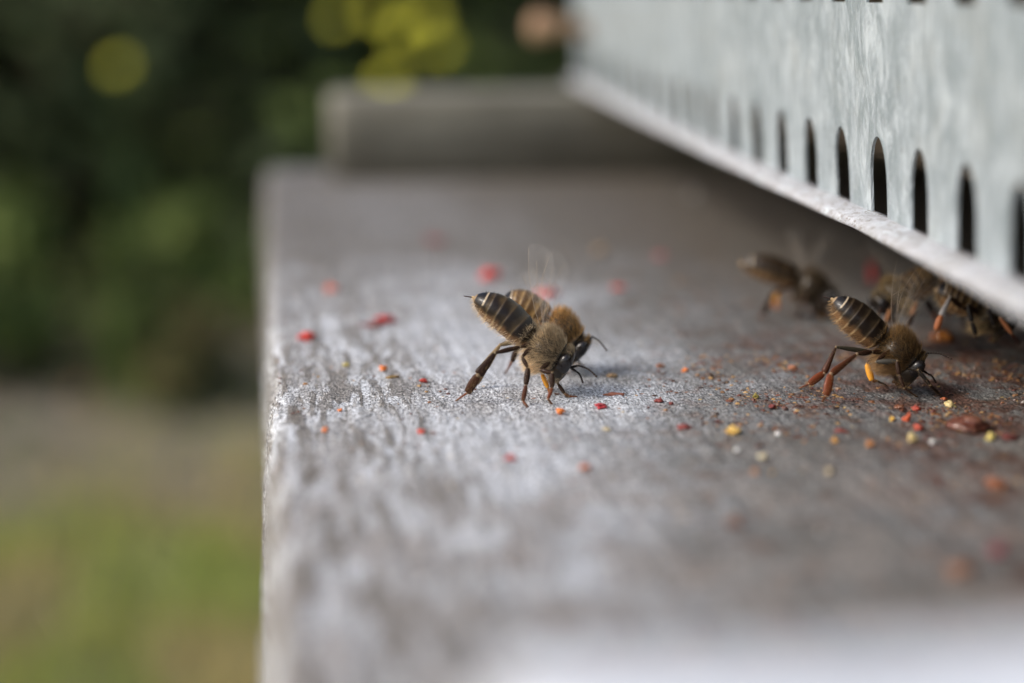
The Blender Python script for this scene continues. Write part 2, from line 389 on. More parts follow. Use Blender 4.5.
# ------------------------------------------------------------------ metal guard
def gx(y):      # the sheet is slightly bowed
    T=[(30,43.0),(70,50.0),(107,54.9),(128,57.0),(152,58.9),(181,60.7),(218,62.6),(274,65.4),(330,68.2),(385,71.4)]
    for (a,b),(c,d) in zip(T,T[1:]):
        if y<=c or c==385: return b+(d-b)*(y-a)/(c-a)+3.1
GXS=[gx(k) for k in range(20,400)]
_g=GXS[:]
for _ in range(60): _g=[_g[0]]+[(_g[i-1]+_g[i]+_g[i+1])/3 for i in range(1,len(_g)-1)]+[_g[-1]]
def gx(y):
    i=max(0,min(378,int(y-20))); t=y-20-i; return _g[i]*(1-t)+_g[min(i+1,379)]*t
GY0,PITCH_G,NS=48.2,12.9,26
GT=.32; Z0,Z1=18.4,47.0; LEAN=.075
def guard():
    root=empty("mouse_guard",(gx(200),200,17)); tag(root,"pale galvanised metal strip with rows of arched slots above the bees","entrance guard")
    o=(gx(200),200,17)
    mb=MB()
    def P(u,z,off):
        y=u; x=gx(y)-(z-Z0)*LEAN; dx=gx(y+1)-gx(y-1); nrm=Vector((2,-dx,0)).normalized()
        wv=.18*noise.noise(Vector((u*.05,z*.08,0)))
        l=2.6*max(0,(u-190)/190)**1.35
        return Vector((x,y,z+l))+nrm*(off+wv)
    A=14; AR=1.75
    def cell(y0,y1,z0,z1,zb,zt,hw):     # rectangle with an arched slot open between zb and zt
        yc=(y0+y1)/2; inner=[]; outer=[]
        # perimeter: bottom-left, bottom-right, up the right side with arc to left
        ins=[(yc-hw,zb),(yc,zb),(yc+hw,zb),(yc+hw,(zb+zt-hw*AR)/2),(yc+hw,zt-hw*AR)]
        ins+=[(yc+hw*math.cos(math.pi*k/A),zt-hw*AR+hw*AR*math.sin(math.pi*k/A)) for k in range(1,A)]
        ins+=[(yc-hw,zt-hw*AR),(yc-hw,(zb+zt-hw*AR)/2)]
        for (yy,zz) in ins:
            dy=yy-yc; dz=zz-(zb+zt)/2
            # cast onto the rectangle
            sy=(y1-yc)/abs(dy) if abs(dy)>1e-6 else 1e9
            sz=((z1-(zb+zt)/2)/dz if dz>0 else ((zb+zt)/2-z0)/-dz) if abs(dz)>1e-6 else 1e9
            s_=min(sy,sz); outer.append((yc+dy*s_,(zb+zt)/2+dz*s_))
        # pull nearest outer points to corners
        for cy,cz in ((y0,z0),(y1,z0),(y1,z1),(y0,z1)):
            k=min(range(len(outer)),key=lambda i:(outer[i][0]-cy)**2+(outer[i][1]-cz)**2); outer[k]=(cy,cz)
        n=len(ins); vs=[]
        for off in (-GT/2,GT/2):
            vs+=[P(y,z,off) for y,z in ins]; vs+=[P(y,z,off) for y,z in outer]
        fs=[]
        for k in range(n):
            j=(k+1)%n
            fs.append((k,j,n+j,n+k)); fs.append((2*n+k,3*n+k,3*n+j,2*n+j)); fs.append((k,2*n+k,2*n+j,j))
        mb.add(vs,fs)
    for i in range(NS):
        y0=GY0+i*PITCH_G; y1=y0+PITCH_G
        cell(y0,y1,Z0,34.5,Z0+.12,Z0+8.35,2.7)
        cell(y0,y1,34.5,54.0,40.15,49,2.75)
    sheet=mb.build("slotted_sheet",M['guard'],o,root,smooth=False)
    # lip folded out at the foot of the sheet, and an unseen top fold added to keep the gap dark
    lp=MB(); ys=[GY0+k*PITCH_G*.5 for k in range(NS*2+1)]
    prof=[(.3,.30),(-.4,.22),(-1.7,-.02),(-2.7,-.3),(-3.1,-.9),(-2.85,-1.2),(-1.8,-.6),(-.4,-.25),(.3,-.2)]
    vs=[]
    for y in ys:
        for dx,dz in prof:
            p=P(y,Z0,dx); j=.16*noise.noise(Vector((y*.22,dx,0))); vs.append((p.x+j,p.y,p.z+dz+j*.8))
    n=len(prof); fs=[(i*n+k,(i+1)*n+k,(i+1)*n+(k+1)%n,i*n+(k+1)%n) for i in range(len(ys)-1) for k in range(n)]
    fs.append(tuple(range(n))); fs.append(tuple((len(ys)-1)*n+k for k in range(n))[::-1]); lp.add(vs,fs)
    lp.build("folded_lip",M['lip'],o,root)
    tp=MB(); vs=[]
    for y in ys:
        a=P(y,54.0,-GT/2); vs+=[tuple(a),(84,y,a.z+.3),(84,y,a.z+1.2),(a.x,y,a.z+.9)]
    tp.add(vs,[(i*4+k,(i+1)*4+k,(i+1)*4+(k+1)%4,i*4+(k+1)%4) for i in range(len(ys)-1) for k in range(4)]+[(0,1,2,3),tuple((len(ys)-1)*4+k for k in (3,2,1,0))])
    tp.build("gap_shade_fold",M['guard'],o,root,smooth=False)
guard()
# hive box and roof
hb=empty("hive_box",(84,210,17)); tag(hb,"brown wooden hive box standing behind the slotted metal guard","hive box")
for a,b,nm in (((84,41,18.9),(100,384,240),"front_wall"),((100.05,41,18.9),(480,57,240),"side_wall"),((100.05,368,18.9),(480,384,240),"side_wall"),((480.05,41,18.9),(496,384,240),"back_wall")):
    q=MB(); q.box(a,b); q.build(nm,M['box'],(84,210,17),hb,smooth=False)
q=MB(); q.box((76,34,240.3),(504,391,285),(.5,.52,.53)); q.build("roof",M['roof'],(84,210,17),hb,smooth=False,bevel=2)
# stand
st=empty("hive_stand",(250,210,GZ)); tag(st,"wooden stand under the grey hive floor board","stand")
for y in (80,330):
    q=MB(); q.box((30,y,-62),(480,y+40,-18.2)); q.build("bearer",M['box'],(250,210,GZ),st,smooth=False,bevel=1.5)
    for x in (60,410):
        q=MB(); q.box((x,y+2,GZ),(x+40,y+38,-62.1)); q.build("leg",M['box'],(250,210,GZ),st,smooth=False,bevel=1.5)
# peg shape standing for an unidentified tan blob at the guard's far end
pg=MB(); c=at(543,27,357); n=14
tube(pg,[c+Vector((14,4,-1)),c+Vector((4,1,0)),c+Vector((0,0,0)),c+Vector((-2.2,-.4,.1)),c+Vector((-3.0,-.6,.2))],[2.0,2.1,3.2,3.3,1.8],(1,1,1),n)
tag(pg.build("tan_knob",M['knob'],c+Vector((14,4,-1))),"small blurred tan peg at the far upper end of the metal guard","knob")

# ------------------------------------------------------------------ bees
def catmull(P,s):
    i=max(0,min(int(s),len(P)-2)); t=s-i
    p1,p2=P[i],P[i+1]; p0=P[i-1] if i>0 else p1*2-p2; p3=P[i+2] if i+2<len(P) else p2*2-p1
    return .5*((2*p1)+(p2-p0)*t+(2*p0-5*p1+4*p2-p3)*t*t+(3*p1-p0-3*p2+p3)*t**3)
def lerp3(a,b,t): t=max(0,min(1,t)); return tuple(a[k]*(1-t)+b[k]*t for k in range(3))
def spindle(mb,a,b,w,th,kind,col,flatn,n=12,m=10,col2=None):
    d=(b-a); t=d.normalized(); fn=(flatn-t*flatn.dot(t)).normalized(); sd_=t.cross(fn)
    vs=[];cs=[];fs=[]
    for i in range(m+1):
        u=i/m; u=.5-.5*math.cos(math.pi*u)
        if kind=='f': k=.55+.45*math.sin(math.pi*min(1,u*1.05))
        elif kind=='t': k=.34+.66*min(1,u/.82)**.85
        elif kind=='b': k=.72+.28*math.sin(math.pi*u)
        else: k=1-.35*u
        e_=.05; cap=min(1,math.sqrt(max(0,1-(1-min(u,1-u)/e_)**2))) if min(u,1-u)<e_ else 1
        k*=max(.12,cap); c=a+d*u
        for q in range(n):
            an=6.2832*q/n; vs.append(c+sd_*math.cos(an)*w*k+fn*math.sin(an)*th*k); 
            cs.append(lerp3(col,col2,u) if col2 else col)
    for i in range(m):
        for q in range(n): fs.append((i*n+q,i*n+(q+1)%n,(i+1)*n+(q+1)%n,(i+1)*n+q))
    fs.append(tuple(range(n))[::-1]); fs.append(tuple(m*n+k for k in range(n))); mb.add(vs,fs,cs)
def ellipsoid(mb,c,ax,r,col,n=18,m=12):
    vs=[];fs=[]
    for i in range(m+1):
        ph=math.pi*i/m
        for k in range(n):
            t=6.2832*k/n; vs.append(c+ax[0]*r[0]*math.sin(ph)*math.cos(t)+ax[1]*r[1]*math.sin(ph)*math.sin(t)+ax[2]*r[2]*math.cos(ph))
    for i in range(m):
        for k in range(n): fs.append((i*n+k,i*n+(k+1)%n,(i+1)*n+(k+1)%n,(i+1)*n+k))
    mb.add(vs,fs,col)
BR=(.035,.016,.009); RED=(.20,.05,.018); AMB_BACKLIT=(.90,.42,.05); BLK=(.018,.014,.012); PALE=(.55,.42,.26)  # the amber puts backlight shining through a leg into its colour
SEG=[0,.16,.27,.42,.575,.74,.90,1.001]
def sub(path):
    P=[Vector((a,b,0)) for a,b in path]; return [tuple(catmull(P,(len(P)-1)*k/12*.9999)[:2]) for k in range(13)]
def bee(label, spine, legs, ants, wings, nfur=7000, size=1.0, warm=0.0, band=.5, furcol=(.68,.54,.35), group="honey bees fanning on the board", roll=0.0, gland_shine=True):
    P=[Vector(p) for p in spine]     # tip, abdomen middle, waist, thorax, neck, head, face
    org=Vector((P[3].x,P[3].y,0)); z=size
    mb=MB(); mb.mi=0
    def frame(s):
        c=catmull(P,s); t=(catmull(P,min(6,s+.05))-catmull(P,max(0,s-.05))).normalized()
        rt=t.cross(Vector((0,0,1))).normalized(); up=rt.cross(t)
        if roll: q=Matrix.Rotation(roll,3,t); rt=q@rt; up=q@up
        return c,t,rt,up
    def rad(s):
        if s<=2:
            u=s/2
            if u<.56: k=(max(0,1-(1-u/.56)**2.0))**.58
            elif u<.86: k=1-.12*((u-.56)/.30)**2
            else: k=max(.20,.88*math.sqrt(max(0,1-((u-.86)/.145)**2)))
            for i in range(7):
                if SEG[i]<=u<SEG[i+1]:
                    f=(u-SEG[i])/(SEG[i+1]-SEG[i]); k*=1.02-.04*f if i>0 else 1
            return 1.86*k*z,1.80*k*z,-.06*k*z
        if s<=4:
            u=(s-2)/2; k=(max(0,1-abs(2*u-1)**2.5))**.5; r=max(.6+ (2.1*(u-.5) if u>.5 else 0),2.1*k); return r*z,r*1.07*z,-.22*k*z
        u=(s-4)/2; k=(max(0,1-abs(2*u-1)**2.4))**.5
        return max(1.55 if u<.5 else .0,1.85*k)*z, max(1.55 if u<.5 else 0,2.1*k)*z, -.40*k*z
    def surf(s,th):
        c,t,rt,up=frame(s); a,b,off=rad(s); ca,sa=math.cos(th),math.sin(th)
        if s>4.2 and sa<0: a*=1-.35*(-sa)**1.5      # face narrows to the jaws
        return c+up*off+rt*ca*a+up*sa*b, (rt*ca/max(a,.1)+up*sa/max(b,.1)).normalized()
    def color(s,th):
        sa=math.sin(th)
        if s<2:
            u=s/2
            for i in range(7):
                if SEG[i]<=u<SEG[i+1]: f=(u-SEG[i])/(SEG[i+1]-SEG[i]); break
            dark=lerp3((.014,.009,.006),(.16,.085,.03),warm*.8)
            pale=lerp3((.085,.065,.04),(.44,.28,.11),max(band,warm))
            vent=lerp3((.17,.085,.035),(.30,.17,.07),warm)
            n=noise.noise(Vector((s*6,th*2,org.x)))*.25
            e=max(0,min(1,(f-.50+n*1.2)/.42)) if i>0 else 0
            d=lerp3(dark,pale,e*(.32+.5*warm)*(1 if sa>-.5 else .5))
            v=lerp3(vent,(.42,.29,.15),1 if f<.13 and i>0 else .1)
            c=lerp3(d,v,(-sa-.12+n)/.35)
            if f<.07 and i>0: c=lerp3(c,(.30,.21,.11),(.06+.22*warm) if sa>-.2 else (.25+.6*band))     # bright rear rim of each plate
            if gland_shine and .150<u<.180 and sa>.1: c=(.40,.32,.22)  # pale Nasonov band, also painting the gloss highlight on the last plate
            if gland_shine and u<.035: c=(.30,.21,.12)
            elif i==0: c=lerp3((.012,.01,.01),(.10,.06,.03),(-sa)/.6)
            return c
        if s<4: return (.05,.038,.024)
        return (.022,.016,.010)
    n=36; ss=[2*(i/80) for i in range(80)]+[2+2*i/26 for i in range(26)]+[4+2*i/26 for i in range(27)]
    ss[0]=.004; ss[-1]=5.996; vs=[];cs=[]
    for s in ss:
        for k in range(n):
            th=6.2832*k/n; p,_=surf(s,th); vs.append(p); cs.append(color(s,th))
    fs=[(i*n+k,i*n+(k+1)%n,(i+1)*n+(k+1)%n,(i+1)*n+k) for i in range(len(ss)-1) for k in range(n)]
    fs+= [tuple(range(n))[::-1], tuple((len(ss)-1)*n+k for k in range(n))]
    mb.add(vs,fs,cs)
    c,t,rt,up=frame(.03)
    # sting sheath at the tip
    mb.mi=2; spindle(mb,c+t*.2,c-t*.35*z-up*.1,.22*z,.2*z,'s',(.5,.36,.2),up,8,4)
    spindle(mb,c-t*.2*z-up*.1,c-t*1.05*z-up*.05+Vector((-.3,0,-.3)),.075*z,.07*z,'s',(.05,.025,.02),up,6,4)
    # eyes, jaws
    c,t,rt,up=frame(4.95); mb.mi=1
    for sg in (1,-1):
        ax=[t,rt*sg,(up+rt*sg*.12).normalized()]
        ellipsoid(mb,c+rt*sg*1.38*z+up*.12*z+t*.12,ax,(.78*z,.62*z,1.28*z),(.012,.010,.010))
    mb.mi=2
    for sg in (1,-1): spindle(mb,c+up*-1.9*z+rt*sg*.45*z+t*.1,c+up*-2.75*z+rt*sg*.12*z+t*.15,.30*z,.2*z,'b',(.10,.05,.025),rt,8,5)
    spindle(mb,c+up*-1.7*z+t*-.1,c+up*-2.9*z-t*.25,.22*z,.2*z,'b',(.13,.06,.03),rt,8,5)
    # legs
    for lg in legs:
        pts=[Vector(p) for p in lg['p']]
        fn=lg.get('n',RT.cross(Vector((0,0,1)))); kinds=lg.get('k','fftbs')[-(len(pts)-1):]
        if 'n' in lg: fn=Vector(lg['n'])
        for i in range(len(pts)-1):
            wd=lg['w'][i]*z*.88; flat=.45 if kinds[i] in 'tb' and wd>.4 else .85
            cc=lg['c'][i]; spindle(mb,pts[i],pts[i+1],wd,wd*flat,kinds[i],cc,fn,12,10,lg.get('c2',{}).get(i))
            if i>0: ellipsoid(mb,pts[i],[Vector((1,0,0)),Vector((0,1,0)),Vector((0,0,1))],(max(.13,min(lg['w'][i-1],lg['w'][i])*.5)*z,)*3,lerp3(cc,PALE,.45),8,6)
        # claws
        d=(pts[-1]-pts[-2]).normalized(); sdv=d.cross(Vector((0,0,1))).normalized()
        for sg in (1,-1): spindle(mb,pts[-1]-d*.1,pts[-1]+d*.28+sdv*sg*.18-Vector((0,0,.02)),.07,.06,'s',(.16,.06,.03),sdv,6,3)
    for an in ants:
        a=[Vector(p) for p in an]
        spindle(mb,a[0],a[1],.14*z,.14*z,'b',BLK,up,8,5)
        q=[a[1].lerp(a[2],k/10)+Vector((0,0,.25*math.sin(math.pi*k/10))) for k in range(11)]
        for k in range(10): spindle(mb,q[k],q[k+1]+(q[k+1]-q[k])*.05,.125*z,.12*z,'b',lerp3(BLK,(.07,.05,.04),k/10),up,8,4)
    ob=mb.build("honey_bee",[M['shell'],M['eye'],M['leg']],org); tag(ob,label,"honey bee",group)
    # fur
    fb=MB()
    def hair(p,nrm,lean,L,wd,col):
        d=(nrm+lean+rdir()*.35).normalized(); s_=d.cross(rdir()).normalized()*wd; bend=(lean*.3+Vector((0,0,-.12)))*L
        q=p-nrm*.08; m_=q+d*L*.55; e=q+d*L+bend
        fb.add([q-s_,q+s_,m_+s_*.7,m_-s_*.7,e],[(0,1,2,3),(3,2,4)],col)
    for k in range(nfur):
        r_=rnd.random(); th=rnd.uniform(0,6.2832)
        if r_<.58: s=2.08+1.9*rnd.random(); L=rnd.uniform(.6,1.35); 
        elif r_<.80: s=3.9+1.95*rnd.random()**.8; L=rnd.uniform(.25,.6)
        else:
            s=2*rnd.random(); L=rnd.uniform(.15,.4)
            if math.sin(th)<-.35: L=rnd.uniform(.3,.7)
            elif s<1.55:
                u=s/2
                for i in range(7):
                    if SEG[i]<=u<SEG[i+1]: f=(u-SEG[i])/(SEG[i+1]-SEG[i]); break
                if f<.6: continue
            elif s>1.7: L=rnd.uniform(.5,.9)
        p,nr=surf(s,th); _,t,rt,up=frame(s)
        if 4.3<s<5.6 and abs(math.cos(th))>.6 and math.sin(th)>-.5: continue
        j=rnd.uniform(.55,1.3); c=lerp3(furcol,tuple(min(1,v*1.35+.06) for v in furcol),.9 if math.sin(th)<-.3 else .1*rnd.random())
        if 2.5<s<3.9 and math.sin(th)>.1: c=lerp3(c,(.10,.06,.03),.25+.3*rnd.random())
        if s>4: c=lerp3(c,(.16,.12,.07),.35); L*=1.2
        if s<1.7 and math.sin(th)>-.3:
            if rnd.random()<.6: continue
            c=lerp3((.055,.038,.022),(.40,.28,.13),warm)
        hair(p,nr,-t*.55,L*z,.016*z,tuple(v*j for v in c))
    # sparse bristles on the leg segments
    for lg in legs:
        pts=[Vector(p) for p in lg['p']]
        for i in range(len(pts)-1):
            for k in range(int(80*nfur/7000)):
                u=rnd.random(); nn=rdir(); d=(pts[i+1]-pts[i]).normalized(); nn=(nn-d*nn.dot(d)).normalized()
                hair(pts[i].lerp(pts[i+1],u)+nn*lg['w'][i]*z*.55,nn,d*.8,rnd.uniform(.15,.38),.011,(.30,.20,.10))
    fb.build("fur",M['fur'],org,ob,smooth=False)
    # wings
    for wg in wings:
        b0,tip,side,chord=Vector(wg[0]),Vector(wg[1]),Vector(wg[2]),wg[3]
        L=(tip-b0).length; t=(tip-b0)/L; sv=(side-t*side.dot(t)).normalized(); nv=t.cross(sv)
        wb=MB(); prof=[(0,.05,.06),(.12,.10,.12),(.3,.16,.35),(.5,.17,.62),(.7,.14,.80),(.85,.08,.78),(.95,0.0,.58),(1.0,-.12,.22)]
        vs=[]
        for u,a,b in prof:
            for k in range(6):
                v=-a+(a+b)*k/5; vs.append(b0+t*L*u+sv*chord*v+nv*.12*math.sin(v*9+u*4))
        wb.add(vs,[(i*6+k,i*6+k+1,(i+1)*6+k+1,(i+1)*6+k) for i in range(7) for k in range(5)]); wb.mi=1
        for path in ([(0,0),(.3,-.15),(.7,-.13),(.97,.0)],[(0,.02),(.35,.1),(.6,.3),(.85,.7)],[(.3,.05),(.55,.1),(.8,.2)],[(.1,.05),(.35,.3),(.55,.55)],[(.5,-.1),(.55,.1),(.6,.3),(.55,.5)]):
            tube(wb,[b0+t*L*u+sv*chord*v+nv*.06 for u,v in sub(path)],[.016*z]*len(sub(path)),(.28,.22,.16),5)
        wb.build("wing",[M['wing'],M['vein']],org,ob)
    return ob

def D(px,py,d): return at(px,py,d)
# bee A : the sharp one left of centre
a0=167.0
bee("sharply seen brown banded bee with raised abdomen, in front of the pair left of centre",
  [D(474,297,a0),D(504,314,a0),D(531,339,a0),D(546,349,a0),D(558,357,a0),D(564,361,a0),D(572,365,a0)],
  [dict(p=[D(532,344,a0-1),D(520,347,a0-1.6),D(495,353,a0-2.6),D(478,375,a0-2.8),D(467,393,a0-2.5),gr(457,400,.1)],w=[.28,.30,.60,.56,.13],c=[BR,BR,BR,(.07,.026,.012),RED],k='fftbs'),
   dict(p=[D(530,342,a0+1.2),D(518,340,a0+2),D(500,345,a0+3),D(484,368,a0+3.4),D(476,384,a0+3.6),gr(469,393,.1)],w=[.32,.34,.52,.45,.14],c=[(.10,.07,.04),(.16,.12,.07),(.30,.22,.12),(.24,.15,.07),RED],k='fftbs'),
   dict(p=[D(532,346,a0-1.6),D(522,357,a0-2.6),D(528,368,a0-3.0),D(526,385,a0-3.3),D(523,401,a0-3.3),gr(527,406,.1)],w=[.26,.26,.36,.29,.14],c=[BR,BR,BR,(.09,.03,.015),RED],k='ffbbs'),
   dict(p=[D(543,356,a0+1.2),D(542,374,a0+2.2),D(548,388,a0+2),D(551,394,a0+2),gr(557,394,.1)],w=[.3,.30,.2,.12],c=[AMB_BACKLIT,AMB_BACKLIT,(.5,.18,.04),RED],k='fbbs'),
   dict(p=[D(550,362,a0-1.6),D(540,370,a0-2.4),D(552,373,a0-3.0),D(552,388,a0-3.2),D(548,399,a0-3.4),gr(552,404,.1)],w=[.30,.30,.34,.22,.14],c=[BR,BR,BR,RED,RED],k='ffbbs'),
   dict(p=[D(556,370,a0+1.0),D(558,384,a0+1.0),D(565,394,a0+.4),D(569,396.5,a0+.2),gr(575,396.5,.1)],w=[.26,.24,.2,.13],c=[BR,BR,(.12,.05,.02),RED],k='ffbs')],
  [[D(569,368,a0-.6),D(578,365.5,a0-1.2),D(597,377,a0-1.4)],[D(571,368,a0+.8),D(577,372,a0+2),D(583,383,a0+3.5)]],
  [(D(543,333,a0-1.2),D(528,244,a0+3),RT,3.0),(D(545,334,a0+1.3),D(548,250,a0+12),RT,2.8)],
  nfur=11000,band=.35,roll=.12)
# bee B : behind A
b0=176
bee("golden brown bee half hidden behind the sharp bee, its antenna showing at right",
  [D(503,298,b0),D(524,305,b0),D(547,319,b0),D(560,329,b0),D(574,342,b0),D(580,348,b0),D(586,353,b0)],
  [dict(p=[D(545,325,b0+1.4),D(530,330,b0+3),D(520,345,b0+4),D(515,356,b0+4),gr(509,364,.1)],w=[.3,.4,.4,.15],c=[BR,BR,BR,RED],k='ftbs'),
   dict(p=[D(545,325,b0-1.4),D(532,335,b0-2),D(518,345,b0-2),D(512,362,b0-2),gr(506,372,.1)],w=[.3,.4,.4,.15],c=[BR,BR,BR,RED],k='ftbs'),
   dict(p=[D(558,334,b0+1.4),D(560,348,b0+2),D(562,358,b0+2),gr(566,363,.1)],w=[.3,.3,.25,.15],c=[BR,BR,RED,RED],k='fbbs'),
   dict(p=[D(568,342,b0+1.2),D(574,354,b0+1.4),D(577,360,b0+1.4),gr(583,366,.1)],w=[.28,.28,.2,.14],c=[BR,BR,BR,RED],k='fbbs'),
   dict(p=[D(566,344,b0-1.2),D(566,358,b0-1.6),D(570,366,b0-1.6),gr(574,371,.1)],w=[.28,.28,.2,.14],c=[BR,BR,BR,RED],k='fbbs')],
  [[D(586,345,b0-.8),D(592,336.5,b0-1),D(607,351,b0-1)]],
  [(D(552,315,b0-1.2),D(508,285,b0-2),UP,2.4),(D(554,315,b0+1.2),D(522,275,b0+5),UP,2.4)],
  nfur=7000,warm=.75,band=.9,furcol=(.76,.46,.17),size=.95)
# bee C : right, nearly sharp
c0=167.5
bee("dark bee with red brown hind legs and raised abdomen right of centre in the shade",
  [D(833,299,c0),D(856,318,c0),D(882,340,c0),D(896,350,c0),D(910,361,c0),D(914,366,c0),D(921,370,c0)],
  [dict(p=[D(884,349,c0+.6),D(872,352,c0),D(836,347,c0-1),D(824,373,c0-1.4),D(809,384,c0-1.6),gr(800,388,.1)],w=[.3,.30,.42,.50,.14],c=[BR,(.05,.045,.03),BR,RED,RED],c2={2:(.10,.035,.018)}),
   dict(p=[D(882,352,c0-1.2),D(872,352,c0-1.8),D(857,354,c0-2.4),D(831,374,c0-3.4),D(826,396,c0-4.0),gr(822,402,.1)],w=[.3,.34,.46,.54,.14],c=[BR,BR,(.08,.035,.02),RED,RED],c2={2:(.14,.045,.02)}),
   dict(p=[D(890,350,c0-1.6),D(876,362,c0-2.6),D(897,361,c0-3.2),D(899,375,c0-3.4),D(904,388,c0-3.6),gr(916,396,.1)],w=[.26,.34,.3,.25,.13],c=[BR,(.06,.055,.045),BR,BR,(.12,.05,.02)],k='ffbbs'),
   dict(p=[D(880,352,c0+1.4),D(867,364,c0+2),D(872,381,c0+1.6),D(877,381,c0+1.6),gr(886,385,.1)],w=[.3,.42,.2,.12],c=[BR,AMB_BACKLIT,(.2,.08,.03),BLK],k='fbbs'),
   dict(p=[D(904,358,c0+1.4),D(896,374,c0+1.8),D(898,380,c0+1.8),gr(904,384,.1)],w=[.3,.3,.22,.14],c=[BR,AMB_BACKLIT,AMB_BACKLIT,RED],k='fbbs'),
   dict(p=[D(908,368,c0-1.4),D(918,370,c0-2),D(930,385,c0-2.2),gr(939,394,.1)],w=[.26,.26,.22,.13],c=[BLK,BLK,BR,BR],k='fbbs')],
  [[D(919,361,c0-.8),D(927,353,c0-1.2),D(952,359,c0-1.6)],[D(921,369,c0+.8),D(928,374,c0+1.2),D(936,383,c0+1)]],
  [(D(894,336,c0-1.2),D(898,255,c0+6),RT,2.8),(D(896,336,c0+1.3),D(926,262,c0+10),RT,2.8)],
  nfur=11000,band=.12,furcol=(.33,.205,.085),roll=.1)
# bee D : blurred, further off
d0=206.0
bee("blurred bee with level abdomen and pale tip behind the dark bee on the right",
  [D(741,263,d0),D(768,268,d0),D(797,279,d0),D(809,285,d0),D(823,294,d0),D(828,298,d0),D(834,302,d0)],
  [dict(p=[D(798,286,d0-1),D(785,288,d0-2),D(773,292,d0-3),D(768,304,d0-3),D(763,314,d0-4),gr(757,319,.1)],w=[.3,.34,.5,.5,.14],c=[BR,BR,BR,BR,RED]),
   dict(p=[D(798,286,d0+1),D(787,288,d0+2),D(777,292,d0+3),D(776,302,d0+3),D(777,309,d0+3),gr(779,313,.1)],w=[.3,.34,.5,.5,.14],c=[BR,PALE,AMB_BACKLIT,(.55,.2,.08),RED]),
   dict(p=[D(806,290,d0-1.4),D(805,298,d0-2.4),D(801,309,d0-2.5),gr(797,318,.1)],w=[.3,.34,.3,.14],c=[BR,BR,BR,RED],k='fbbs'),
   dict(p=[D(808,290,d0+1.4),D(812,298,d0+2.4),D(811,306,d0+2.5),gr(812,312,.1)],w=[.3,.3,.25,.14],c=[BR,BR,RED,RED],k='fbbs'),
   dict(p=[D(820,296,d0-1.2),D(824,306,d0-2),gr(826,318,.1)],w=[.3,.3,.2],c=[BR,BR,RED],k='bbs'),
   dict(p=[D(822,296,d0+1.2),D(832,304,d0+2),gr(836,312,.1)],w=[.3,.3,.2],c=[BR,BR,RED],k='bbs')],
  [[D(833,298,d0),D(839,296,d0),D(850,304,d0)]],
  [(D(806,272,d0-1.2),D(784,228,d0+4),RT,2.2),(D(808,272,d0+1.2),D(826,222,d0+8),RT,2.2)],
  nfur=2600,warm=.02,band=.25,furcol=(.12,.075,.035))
# bees E and F : under the lip of the guard
e0=186.0
bee("blurred brown bee under the guard lip just behind the dark bee's back",
  [D(938,276,e0),D(922,281,e0),D(903,290,e0),D(895,295,e0),D(886,302,e0),D(882,305,e0),D(878,309,e0)],
  [dict(p=[D(903,294,e0-1),D(912,296,e0-2),D(917,302,e0-2.5),D(912,315,e0-2.5),D(908,326,e0-3),gr(903,335,.1)],w=[.3,.3,.42,.4,.14],c=[BR,BR,(.22,.09,.03),BR,RED]),
   dict(p=[D(897,300,e0-1.4),D(890,310,e0-2.4),D(886,322,e0-2.5),gr(880,331,.1)],w=[.3,.3,.25,.14],c=[BR,(.3,.13,.05),BR,RED],k='fbbs'),
   dict(p=[D(905,294,e0+1),D(925,300,e0+2),D(934,312,e0+2),gr(938,324,.1)],w=[.3,.4,.4,.14],c=[BR,BR,(.42,.16,.07),RED],k='ftbs'),
   dict(p=[D(886,306,e0-1),D(878,315,e0-2),gr(870,327,.1)],w=[.3,.3,.2],c=[BR,BR,RED],k='bbs')],
  [[D(878,305,e0),D(872,303,e0-1),D(864,312,e0-1)]],
  [(D(898,284,e0-1.2),D(866,240,e0+3),RT,2.6)],
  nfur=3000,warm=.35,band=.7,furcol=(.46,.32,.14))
f0=180.0
bee("blurred dark bee pressed under the guard lip near the right edge",
  [D(936,289,f0),D(955,296,f0),D(978,306,f0),D(988,311,f0),D(1001,319,f0),D(1006,322,f0),D(1012,326,f0)],
  [dict(p=[D(978,312,f0-1),D(962,308,f0-2),D(950,297,f0-3),D(941,316,f0-3.4),D(936,330,f0-3.4),gr(932,341,.1)],w=[.3,.34,.40,.45,.14],c=[BR,BR,(.45,.43,.42),(.48,.17,.07),RED]),  # pale grey tibia colour paints in a white glint
   dict(p=[D(978,314,f0-1.6),D(968,305,f0-3),D(972,322,f0-3.6),D(976,335,f0-3.6),gr(978,345,.1)],w=[.3,.36,.32,.14],c=[BR,BLK,BLK,BR],k='fbbs'),
   dict(p=[D(992,316,f0-1.6),D(988,308,f0-2.6),D(994,326,f0-2.8),gr(997,343,.1)],w=[.3,.32,.28,.14],c=[BLK,BLK,BLK,BR],k='fbbs'),
   dict(p=[D(1004,324,f0-1.2),D(1000,318,f0-2.6),D(1012,334,f0-2.8),gr(1020,346,.1)],w=[.3,.3,.25,.14],c=[BR,(.35,.14,.06),RED,RED],k='fbbs'),
   dict(p=[D(990,316,f0+1.6),D(996,326,f0+2.6),gr(1002,336,.1)],w=[.3,.3,.2],c=[BR,BR,BR],k='bbs')],
  [[D(1012,322,f0),D(1018,319,f0),D(1030,328,f0)]],
  [(D(984,300,f0-1.2),D(950,282,f0-1),UP,2.4)],
  nfur=3000,warm=.3,band=.6,furcol=(.44,.32,.15))

